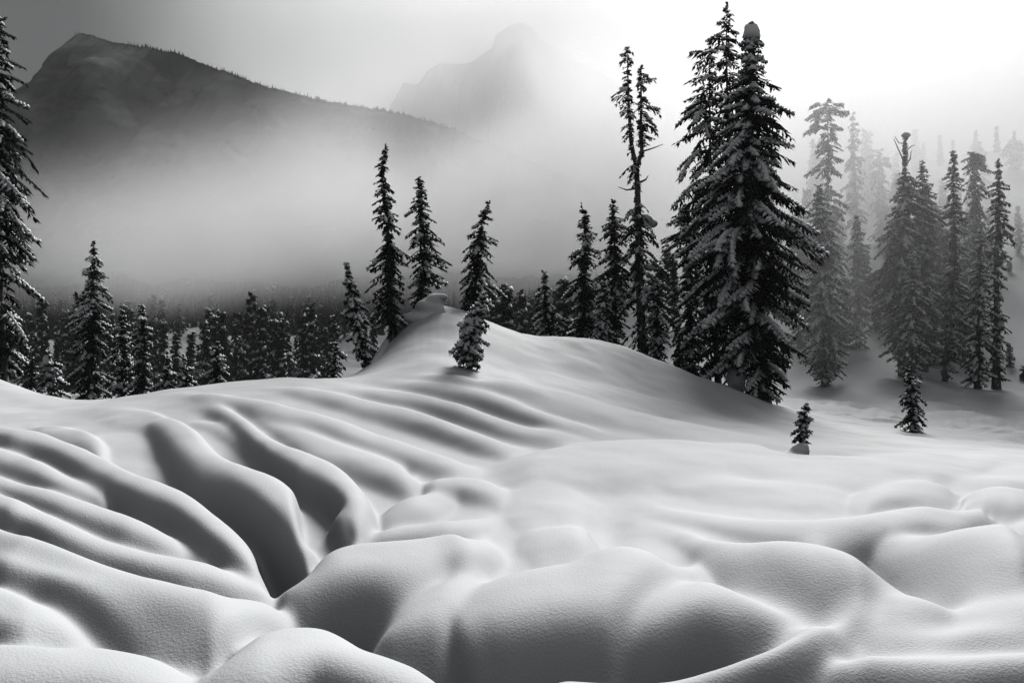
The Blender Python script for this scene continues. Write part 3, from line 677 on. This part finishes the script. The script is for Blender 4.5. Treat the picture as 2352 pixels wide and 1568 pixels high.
tree('one-sided hemlock with boughs hanging far out on its left, beside the great fir', [(1628, 96), (1630, 250), (1632, 450), (1640, 700), (1650, 890)],
     [(96, 6, 4), (125, 30, 12), (145, 54, 10), (160, 24, 14), (200, 62, 22), (240, 80, 26), (262, 40, 20), (300, 78, 28), (330, 92, 26), (350, 30, 18), (400, 70, 26), (430, 96, 22), (470, 84, 26), (520, 96, 30), (560, 100, 40), (580, 40, 34), (640, 70, 40), (700, 76, 40), (870, 60, 50)], d=49, near=False, seed=28, sn=.25, wide=1.2, gap=.15, droop=.5, nb=5, dz=17, wd=.46, st=5, trunk_w=15, core=False, name='hemlock')
tree('dark hemlock whose long bough sweeps left at the great fir foot', [(1575, 470), (1580, 560), (1582, 680), (1590, 890)],
     [(470, 10, 10), (520, 40, 30), (560, 60, 30), (600, 40, 30), (660, 24, 30), (720, 30, 40), (800, 40, 40), (870, 40, 40)], d=47, near=False, seed=29, sn=.3, droop=.4, nb=7, name='hemlock')
tree('low dark conifer at the end of the mound, left of the great fir foot', [(1556, 730), (1558, 780), (1560, 862)], [(730, 4, 4), (760, 14, 16), (800, 20, 24), (850, 26, 28)], d=48, near=False, seed=30, sn=.4, name='young_fir')
tree('small drooping conifer at the foot of the forked snag', [(1508, 640), (1510, 700), (1512, 860)], [(640, 4, 4), (690, 20, 20), (740, 26, 30), (790, 24, 28), (850, 26, 26)], d=48.5, near=False, seed=31, sn=.5, name='young_fir')
# ---- right part, partly lost in fog
G2 = 'conifers between the great fir and the foggy slope'
tree('pale tall hemlock dissolving into fog at its broad top', [(1898, 236), (1903, 330), (1900, 500), (1905, 700), (1900, 880)],
     [(236, 20, 18), (262, 56, 44), (290, 64, 46), (320, 40, 36), (360, 44, 30), (420, 42, 34), (500, 46, 44), (560, 52, 46), (620, 46, 52), (700, 58, 56), (780, 60, 48), (850, 44, 46), (885, 20, 20)], d=96, near=False, seed=33, sn=.5, nb=5, dz=14, st=4.5, tw=4.2, trunk_w=13, core=False, droop=.5, gap=.25, name='hemlock', caps=((1888, 880, 20, 16, 2.2),))
tree('dense snow-dusted fir in front of the fog-topped hemlock', [(1880, 430), (1885, 520), (1892, 700), (1895, 905)],
     [(430, 8, 6), (480, 22, 22), (540, 32, 34), (620, 40, 50), (700, 50, 50), (780, 60, 54), (840, 50, 50), (890, 30, 40)], d=70, seed=34, sn=.5, nb=8, tw=4, st=4.5, name='fir_tree')
tree('thin fir right of the fog-topped hemlock, snowy slope behind it', [(1968, 502), (1970, 600), (1972, 700), (1970, 805)],
     [(502, 3, 3), (540, 12, 14), (600, 22, 26), (650, 20, 28), (720, 28, 28), (790, 22, 22)], d=84, near=False, seed=35, sn=.5, name='fir_tree')
tree('pale narrow fir half lost in fog, second right of the great fir', [(1958, 262), (1960, 350), (1965, 500)], [(262, 3, 3), (310, 14, 16), (360, 22, 22), (420, 28, 26), (490, 26, 24)], zone=(80, 240), seed=36, sn=.3, tw=4, st=4.5, name='fir_tree', d=118, near=False)
tree('blurred stout fir at the fog edge with drooping skirt', [(2018, 345), (2018, 420), (2022, 500)], [(345, 10, 10), (380, 24, 24), (430, 30, 30), (490, 26, 24)], zone=(80, 240), seed=37, sn=.4, tw=4, st=4.5, d=125, near=False, name='fir_tree')
tree('snag with bare twisting top branches and a small snow cap', [(2079, 308), (2078, 400), (2076, 520), (2066, 700), (2070, 870)],
     [(308, 2, 2), (395, 2, 2), (402, 24, 10), (430, 22, 40), (470, 30, 36), (500, 36, 70), (512, 34, 86), (530, 50, 40), (580, 60, 50), (620, 76, 46), (680, 74, 50), (740, 66, 56), (790, 56, 40), (830, 30, 30), (860, 10, 10)], d=72, near=False, seed=38, sn=.35, nb=6, dz=10, st=4.5, tw=4.2, trunk_w=14, name='hemlock',
     dead=(([(2078, 375), (2066, 345), (2056, 318)], 4), ([(2078, 385), (2092, 365), (2096, 345)], 4), ([(2078, 350), (2095, 335), (2104, 332)], 3), ([(2078, 330), (2066, 328), (2058, 312)], 3), ([(2066, 545), (2030, 550), (2008, 545)], 4)), caps=((2080, 312, 10, 7, 2.),))
tree('tall fir close behind the bare-topped snag', [(2118, 368), (2120, 480), (2122, 640), (2122, 850)], [(368, 3, 3), (420, 18, 16), (450, 18, 34), (500, 24, 30), (560, 30, 40), (640, 44, 42), (720, 44, 44), (800, 36, 40), (840, 20, 20)], d=75, near=False, seed=39, sn=.35, nb=6, dz=10, st=4.5, tw=4.2, name='fir_tree')
tree('shorter fir with frosted boughs before the bare-topped snag', [(2096, 590), (2098, 700), (2096, 862)], [(590, 4, 4), (650, 20, 24), (720, 32, 34), (790, 38, 36), (845, 24, 26)], d=68, near=False, seed=40, sn=.6, st=4.5, tw=4, name='fir_tree')
tree('slim fir with a bare lower trunk showing, right of the snag pair', [(2190, 348), (2190, 500), (2188, 700), (2170, 850)], [(348, 3, 3), (390, 14, 16), (440, 24, 24), (520, 26, 28), (600, 28, 28), (700, 32, 34), (760, 20, 40), (840, 4, 40)], d=71, near=False, seed=41, sn=.35, st=4.5, tw=4, trunk_w=11, name='fir_tree')
tree('weeping hemlock holding a big snowball near its top', [(2238, 348), (2240, 450), (2238, 560), (2236, 700)], [(348, 16, 10), (370, 34, 20), (410, 32, 32), (470, 28, 32), (540, 28, 30), (600, 24, 28), (690, 20, 20)], d=88, near=False, seed=42, sn=.4, droop=.8, st=4.5, tw=4, name='hemlock', caps=((2250, 372, 12, 19, 4.),))
tree('fir with snow lodged in its lower trunk, second from the frame edge', [(2252, 528), (2250, 640), (2248, 745), (2244, 855)], [(528, 3, 3), (570, 14, 14), (620, 22, 22), (700, 34, 32), (760, 28, 34), (840, 34, 38)], d=67, near=False, seed=43, sn=.55, st=4.5, tw=4, name='fir_tree')
tree('narrow column fir nearest the right frame edge, lumps of snow on its trunk', [(2292, 372), (2294, 480), (2288, 620), (2290, 740), (2288, 845)], [(372, 3, 3), (410, 14, 14), (450, 24, 24), (510, 26, 34), (560, 24, 36), (600, 20, 24), (700, 20, 22), (760, 26, 24), (835, 20, 24)], d=67, near=False, seed=44, sn=.4, st=4.5, tw=4, name='fir_tree', caps=((2296, 748, 9, 16, 2.), (2286, 800, 9, 14, 3.)))
tree('dark fir top poking over the slope behind the snowball hemlock', [(2250, 326), (2256, 370), (2262, 440)], [(326, 3, 3), (350, 12, 10), (390, 14, 16), (430, 16, 18)], zone=(90, 260), d=150, near=False, seed=45, sn=.3, tw=4, st=4.5, name='fir_tree')
tree('tiny fir on the open slope at the right frame edge', [(2338, 480), (2340, 520), (2340, 582)], [(480, 2, 2), (510, 8, 8), (560, 14, 14), (580, 8, 8)], zone=(70, 260), seed=46, sn=.4, tw=3.5, st=4, dz=7, name='young_fir')
tree('dot-sized dark shrub fir on the open slope', [(2318, 600), (2318, 624)], [(600, 2, 2), (615, 5, 5), (624, 4, 4)], zone=(60, 260), seed=47, sn=.3, tw=3, st=3, dz=5, name='young_fir')
tree('knee-high fir beside the drift at the right frame edge', [(2318, 788), (2320, 842)], [(788, 2, 2), (815, 9, 9), (840, 13, 13)], zone=(50, 120), seed=48, sn=.5, tw=3.5, st=4, dz=7, name='young_fir')
tree('dark stub of a fir cut off by the right frame edge, low on the drift', [(2352, 842), (2352, 874)], [(842, 6, 6), (860, 12, 12), (874, 10, 10)], zone=(50, 120), seed=49, sn=.5, tw=3.5, st=4, dz=7, name='young_fir')
tree('drooping fog-dulled shrub tree on the skyline at the right frame edge', [(2325, 328), (2330, 350), (2330, 395)], [(328, 16, 20), (345, 22, 30), (370, 16, 26), (392, 10, 14)], zone=(70, 300), d=165, near=False, seed=50, sn=.5, tw=4, st=4, dz=6, droop=.8, name='young_fir')
tree('tiny fir between the snag pair and the slim fir', [(2148, 800), (2144, 838)], [(800, 2, 2), (820, 6, 8), (836, 9, 9)], zone=(50, 120), seed=51, sn=.3, tw=3.5, st=4, dz=6, name='young_fir')
# ---- the two young ones on the right
tree('young dark fir with a snow lump at its foot beside the wind-rippled flat', [(2083, 838), (2092, 880), (2096, 940), (2098, 994)],
     [(838, 2, 2), (860, 9, 12), (885, 14, 22), (905, 22, 24), (930, 30, 32), (955, 26, 28), (975, 34, 32), (992, 32, 26)], d=40.5, near=False, seed=58, sn=.35, dz=10, nb=6, tw=4.4, wd=.34, gap=.05, name='young_fir', caps=((2101, 984, 12, 12, 2.6),))
tree('tiny bent fir poking from a plinth of snow on the near slope', [(1864, 926), (1855, 918), (1845, 955), (1840, 1015)],
     [(916, 3, 8), (935, 8, 14), (960, 16, 16), (985, 18, 20), (1008, 20, 18)], d=21.0, near=False, seed=55, sn=.6, dz=8, nb=5, tw=5, st=5, name='young_fir', sink=30)
# ---- left edge
tree('big dark hemlock cut off by the left frame edge', [(2, 42), (-6, 200), (-8, 400), (-4, 600), (8, 880)],
     [(42, 6, 8), (75, 20, 24), (100, 30, 56), (125, 30, 30), (170, 40, 62), (205, 50, 72), (230, 40, 50), (285, 60, 86), (300, 50, 60), (360, 60, 108), (400, 60, 60), (420, 70, 100), (470, 70, 104), (510, 60, 90), (555, 70, 120), (600, 70, 96), (625, 50, 44), (660, 50, 40), (700, 70, 96), (735, 60, 60), (780, 70, 100), (820, 70, 70), (860, 50, 44)],
     d=34, near=False, seed=60, sn=.28, nb=6, dz=16, tw=5.5, st=5.5, droop=.5, wd=.46, trunk_w=20, gap=.3, name='hemlock', core=False)
tree('tall pointed fir standing by itself behind the left snow bank', [(215, 562), (215, 700), (208, 800), (205, 925)],
     [(562, 2, 2), (585, 9, 9), (610, 16, 20), (640, 30, 42), (665, 26, 28), (690, 42, 42), (740, 58, 30), (760, 44, 40), (800, 44, 40), (850, 52, 44), (900, 46, 44)], d=44, near=False, seed=61, sn=.35, nb=6, tw=4.5, name='fir_tree')
tree('fir plastered with a hood of snow beside the left frame-edge hemlock', [(110, 812), (116, 850), (120, 925)], [(812, 6, 6), (840, 18, 20), (870, 30, 30), (905, 34, 38)], d=40, near=False, seed=62, sn=.7, name='young_fir', caps=((110, 836, 12, 22, 3.1), (120, 862, 16, 12, 4.1)))
tree('dark low fir in the gap behind the left snow bank', [(72, 820), (74, 915)], [(820, 5, 5), (850, 18, 18), (900, 26, 26)], d=43, near=False, seed=63, sn=.4, name='young_fir')
tree('pointed snow-streaked fir, second right of the tall left fir', [(325, 700), (328, 780), (330, 925)], [(700, 3, 3), (735, 16, 16), (790, 26, 26), (850, 34, 34), (900, 38, 36)], d=47, near=False, seed=64, sn=.5, nb=7, name='fir_tree')
tree('narrow fir between the tall left fir and its pointed neighbour', [(281, 710), (283, 800), (280, 925)], [(710, 3, 3), (750, 14, 14), (800, 22, 22), (900, 34, 30)], d=49, near=False, seed=65, sn=.5, nb=7, name='fir_tree')
tree('bushy snow-tipped fir low behind the bank, left of the small snow-hooded one', [(384, 820), (386, 915)], [(820, 5, 5), (850, 18, 18), (900, 34, 34)], d=45, near=False, seed=66, sn=.7, name='young_fir')
tree('small fir wearing a pointed hood of snow', [(422, 822), (425, 905)], [(822, 4, 4), (850, 14, 14), (890, 26, 26)], d=45, near=False, seed=67, sn=.6, name='young_fir', caps=((420, 842, 8, 15, 5.),))
tree('white-tipped young fir with spreading boughs on the left bank rim', [(500, 782), (496, 840), (494, 900)], [(782, 3, 3), (805, 12, 12), (830, 20, 22), (860, 30, 36), (885, 26, 28)], d=39, near=False, seed=68, sn=.85, nb=6, tw=4.5, name='young_fir')
tree('spindly snow-coated sapling left of the mound foot', [(772, 790), (766, 850)], [(790, 3, 3), (815, 8, 8), (840, 12, 12)], d=34, near=False, seed=69, sn=.9, dz=7, nb=5, tw=3.5, st=4, name='young_fir')
# ------------------------------------------------------------------ the far conifers, copies of a few kinds
def far_kind(seed, h, r, sn, nm):
    rs = np.random.RandomState(seed); crown, snow, trunk = Bag(), Bag(), Bag()
    root = bpy.data.objects.new(nm, None); C.objects.link(root); tag(root, 'far conifer', 'tree')
    trunk.add(*tube([(0, 0, z) for z in np.linspace(-6, h, 8)], np.linspace(2.6, .4, 8), 5))
    bend = (rs.rand() - .5) * 6
    wob = rs.rand(8) * .5 + .75
    prof = lambda z: (lambda q: (q, q))(max(1.5, r * (1 - z / h) ** .75 * float(np.interp(z / h, np.linspace(0, 1, 8), wob))))
    build_crown(crown, snow, h, lambda z: bend * (z / h) ** 2, prof, rs, zlo=h * .04, dz=5, nb=5, st=5, tw=4.2, droop=.45, sn=sn, core=False)
    tree_parts(nm, root, trunk, crown, snow, .01 * 100 / h * 0 + 1.0 / h)      # unit height
    return root
kinds = [far_kind(200 + i, 100, r, s, 'conifer') for i, (r, s) in enumerate(((13, .2), (16, .25), (11, .3), (19, .3), (14, .15), (22, .2)))]
def place_words(u, d, zones, far):
    w = [t for lim, t in zones if u < lim][0]
    dd_ = [t for lim, t in far if d < lim][0]
    return '%s conifer %s' % (dd_, w)
VZ = ((110, 'deep behind the hooded fir at the left edge'), (215, 'on the valley floor, left of the tall pointed fir'), (330, 'on the valley floor behind the pointed snow-streaked fir'), (415, 'between the pointed snow-streaked fir and the small hooded one'), (500, 'behind the white-tipped young fir, on its left side'),
      (570, 'behind the white-tipped young fir, on its right side'), (640, 'midway from the white-tipped young fir to the snow mound'), (710, 'near the snow clearing left of the mound'), (770, 'just left of the spindly sapling at the mound foot'), (9999, 'seen past the hemlocks on the snow mound'))
VF = ((165, 'tall dark front-rank'), (235, 'dark second-rank'), (320, 'dim third-rank'), (9999, 'small fog-dimmed'))
SZ = ((1700, 'in the gap right of the forked snag'), (1900, 'just right of the great fir'), (2000, 'behind the thin fir'), (2090, 'left of the bare-topped snag'), (2180, 'between the bare-topped snag and the slim fir'), (2260, 'around the snowball hemlock'), (9999, 'towards the right frame edge'))
SF = ((100, 'greyed'), (135, 'pale'), (165, 'faint upslope'), (9999, 'ghostly skyline'))
CZ = ((1130, 'behind the right foot of the mound'), (1190, 'just right of the mound trees'), (1260, 'behind the little lone fir'), (9999, 'between the little lone fir and the grove'))
CF = ((120, 'snow-flecked grey'), (180, 'grey'), (240, 'dim grey'), (9999, 'barely visible'))
rs = np.random.RandomState(77)
def plant(kind, u, d, hp, label, group, base=None):
    """one far tree hp pixels high"""
    k = d / F; gz = (CV - float(ground_v(u, d))) * k
    h = hp * k
    if not used[kind]:
        used[kind] = True; r = kinds[kind]; r.location = ((u - CU) * k, d, gz - .02 * h); s = h; r.scale = (s, s, s); r['label'] = label; r['group'] = group; return r
    s = h * (.9 + .25 * rs.rand()); return copy_tree(kinds[kind], ((u - CU) * k, d, gz - .02 * h), (s, s, h), rs.rand() * 6.28, label, group)
used = [False] * len(kinds)
GV_, LV_ = 'dark conifers on the valley floor under the fog', 'one of the dark pointed conifers crowding the valley floor below the fog'
# valley trees that stand out
for u, vb, vt in ((372, 850, 742), (402, 850, 765), (436, 855, 760), (474, 868, 738), (512, 868, 716), (542, 872, 724), (571, 868, 728), (600, 872, 700), (612, 868, 712), (640, 866, 730), (656, 866, 722), (700, 868, 722), (716, 868, 702), (728, 870, 735), (748, 868, 752), (768, 830, 728), (355, 850, 755), (340, 858, 745), (150, 872, 770), (172, 880, 742), (130, 860, 760), (60, 850, 772), (262, 860, 750), (300, 868, 770), (455, 850, 790), (584, 870, 770), (680, 868, 778), (530, 870, 790)):
    d = rs.uniform(130, 185); plant(rs.randint(6), u, d, (float(ground_v(u, d)) - vt), place_words(u, d, VZ, VF), GV_)
for i in range(105):
    d = 150 * math.exp(rs.rand() ** .8 * 1.1); u = rs.uniform(-60, 860)
    if (380 < u < 470 or 640 < u < 700 or rs.rand() < .15) and d < 300: continue
    hm = rs.uniform(12, 20); plant(rs.randint(6), u, d, hm * F / d, place_words(u, d, VZ, VF), GV_)
GC_, LC_ = 'grey conifers on the far floor between mound and grove', 'one of the grey conifers fading into fog between the snow mound and the grove'
for u, vt, d in ((1166, 650, 105), (1200, 672, 150), (1140, 690, 160), (1215, 700, 170), (1290, 690, 140), (1110, 700, 180), (1185, 690, 190), (1300, 640, 120), (1235, 668, 200), (1275, 660, 210), (1060, 720, 200)):
    plant(rs.randint(6), u, d, float(ground_v(u, d)) - vt, place_words(u, d, CZ, CF), GC_)
for i in range(26):
    d = rs.uniform(200, 330); u = rs.uniform(1000, 1420); plant(rs.randint(6), u, d, rs.uniform(9, 17) * F / d, place_words(u, d, CZ, CF), GC_)
GS_, LS_ = 'pale conifers on the snow slope behind the grove', 'one of the pale fog-softened conifers on the snow slope behind the grove'
for u, vt, d in ((1515, 600, 95), (1548, 590, 100), (1535, 560, 130), (1600, 560, 120), (1640, 540, 110), (1500, 640, 110), (1930, 470, 130), (1850, 440, 120), (1835, 480, 105), (1835, 620, 85), (1940, 640, 84), (2010, 640, 90), (2040, 560, 92), (2150, 470, 95), (2160, 560, 82), (2215, 500, 98), (2135, 640, 78), (1955, 380, 150), (2060, 350, 160), (2100, 300, 175), (2240, 300, 190), (2310, 470, 130), (2165, 420, 125), (2030, 430, 125), (1990, 560, 100), (2235, 420, 120), (2200, 440, 118), (1870, 540, 90), (1660, 640, 90), (1780, 500, 110), (2215, 640, 80), (2270, 480, 110), (2060, 400, 120), (2190, 320, 185), (2120, 330, 180), (1870, 330, 140), (1990, 300, 150), (2160, 310, 190), (2290, 290, 195), (2330, 300, 190), (2080, 330, 185)):
    plant(rs.randint(6), u, d, float(ground_v(u, d)) - vt, place_words(u, d, SZ, SF), GS_)

# far woods on the mountain: nobody could count them
wb_ = Bag(); r2 = np.random.RandomState(5)
def wood(n, us, vf):
    """small tapered trees, n of them"""
    P = []; H_ = []
    for i in range(n):
        P.append(vf(i)); H_.append(P[-1][3])
    P = np.array(P)[:, :3]; H_ = np.array(H_)
    for lv, (z0, z1, rr) in enumerate(((0., .55, .17), (.3, .8, .13), (.55, 1.0, .08))):
        a = np.arange(5) / 5 * 6.283
        ring = P[:, None, :] + np.stack([np.cos(a) * rr, np.sin(a) * rr, a * 0 + z0], 1)[None] * H_[:, None, None] * (.8 + .4 * r2.rand(n, 1, 1))
        tip = P + np.array([0, 0, 1.]) * (H_ * z1)[:, None]
        V = np.concatenate([ring, tip[:, None]], 1).reshape(-1, 3); b = (np.arange(n) * 6)[:, None]
        wb_.add(V, np.concatenate([b + np.array((j, (j + 1) % 5, 5))[None] for j in range(5)]))
def on_ridge(i):
    u = r2.uniform(180, 1050); t = np.interp(u, ridge_u, ridge_top); dd_ = MD - r2.uniform(-3, 12)
    return ((u - CU) * MD / F, dd_, (CV - t) * MD / F - 1.5 - (MD - dd_) * .25, r2.uniform(1.6, 5.0) * (1.0 if u > 300 else .5))
def valley(i):
    d = r2.uniform(360, 640); u = r2.uniform(-300, 1500); return ((u - CU) * d / F, d, (CV - float(ground_v(u, d))) * d / F - .5, r2.uniform(9, 18))
wood(420, None, on_ridge); wood(1500, None, valley)
V, Fc = wb_.get(); o = mesh_np('far_forest', V, Fc, M_needle, smooth=False); tag(o, 'far dark woods along the mountain ridge and the valley sides', 'forest', kind='stuff')

# ------------------------------------------------------------------ snow forms that stand on the ground
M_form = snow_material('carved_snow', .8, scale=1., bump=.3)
def snow_form(name, label, blobs, d, cat='snow mound'):
    """several rounded masses melted into one skin"""
    mb = bpy.data.metaballs.new(name + '_tmp'); mb.resolution = .06 if d > 30 else .045; mb.threshold = .25
    u0, v0 = blobs[0][:2]; k = d / F
    for (u, v, dy, rx, ry, rz) in blobs:
        e_ = mb.elements.new(type='ELLIPSOID'); e_.co = ((u - u0) * k, dy, (v0 - v) * k)
        e_.radius = 1.0; e_.size_x, e_.size_y, e_.size_z = rx * k * 1.15, ry * k * 1.15, rz * k * 1.15
    ob = bpy.data.objects.new('tmp', mb); C.objects.link(ob)
    bpy.context.view_layer.update()
    me = bpy.data.meshes.new_from_object(ob.evaluated_get(bpy.context.evaluated_depsgraph_get())); bpy.data.objects.remove(ob)
    for vtx in me.vertices:
        p = vtx.co; vtx.co = p + Vector((1, 1, 1)) * 0 + p.normalized() * .03 * mnoise.noise(p * 2.5)
    me.polygons.foreach_set('use_smooth', [True] * len(me.polygons)); me.materials.clear(); me.materials.append(M_form)
    o = bpy.data.objects.new(name, me); C.objects.link(o); o.location = W(u0, v0, d); tag(o, label, cat); return o
snow_form('snow_hump', 'overhanging mushroom-shaped hump of snow on the crest beside the hemlocks', [(985, 740, 0, 52, 60, 34), (955, 735, 0, 50, 50, 22), (985, 708, 0, 40, 40, 26), (1000, 690, 0, 28, 28, 20), (1014, 682, -.1, 18, 18, 10), (1008, 722, -.2, 22, 24, 30), (1020, 750, 0, 40, 44, 16)], 35.5)
snow_form('snow_plinth', 'sharp-edged plinth of snow under the tiny bent fir', [(1826, 1048, 0, 34, 44, 18), (1838, 1034, 0, 26, 30, 16), (1844, 1024, 0, 16, 20, 10), (1796, 1062, .15, 50, 50, 12), (1862, 1064, .2, 50, 50, 12)], 20.8)
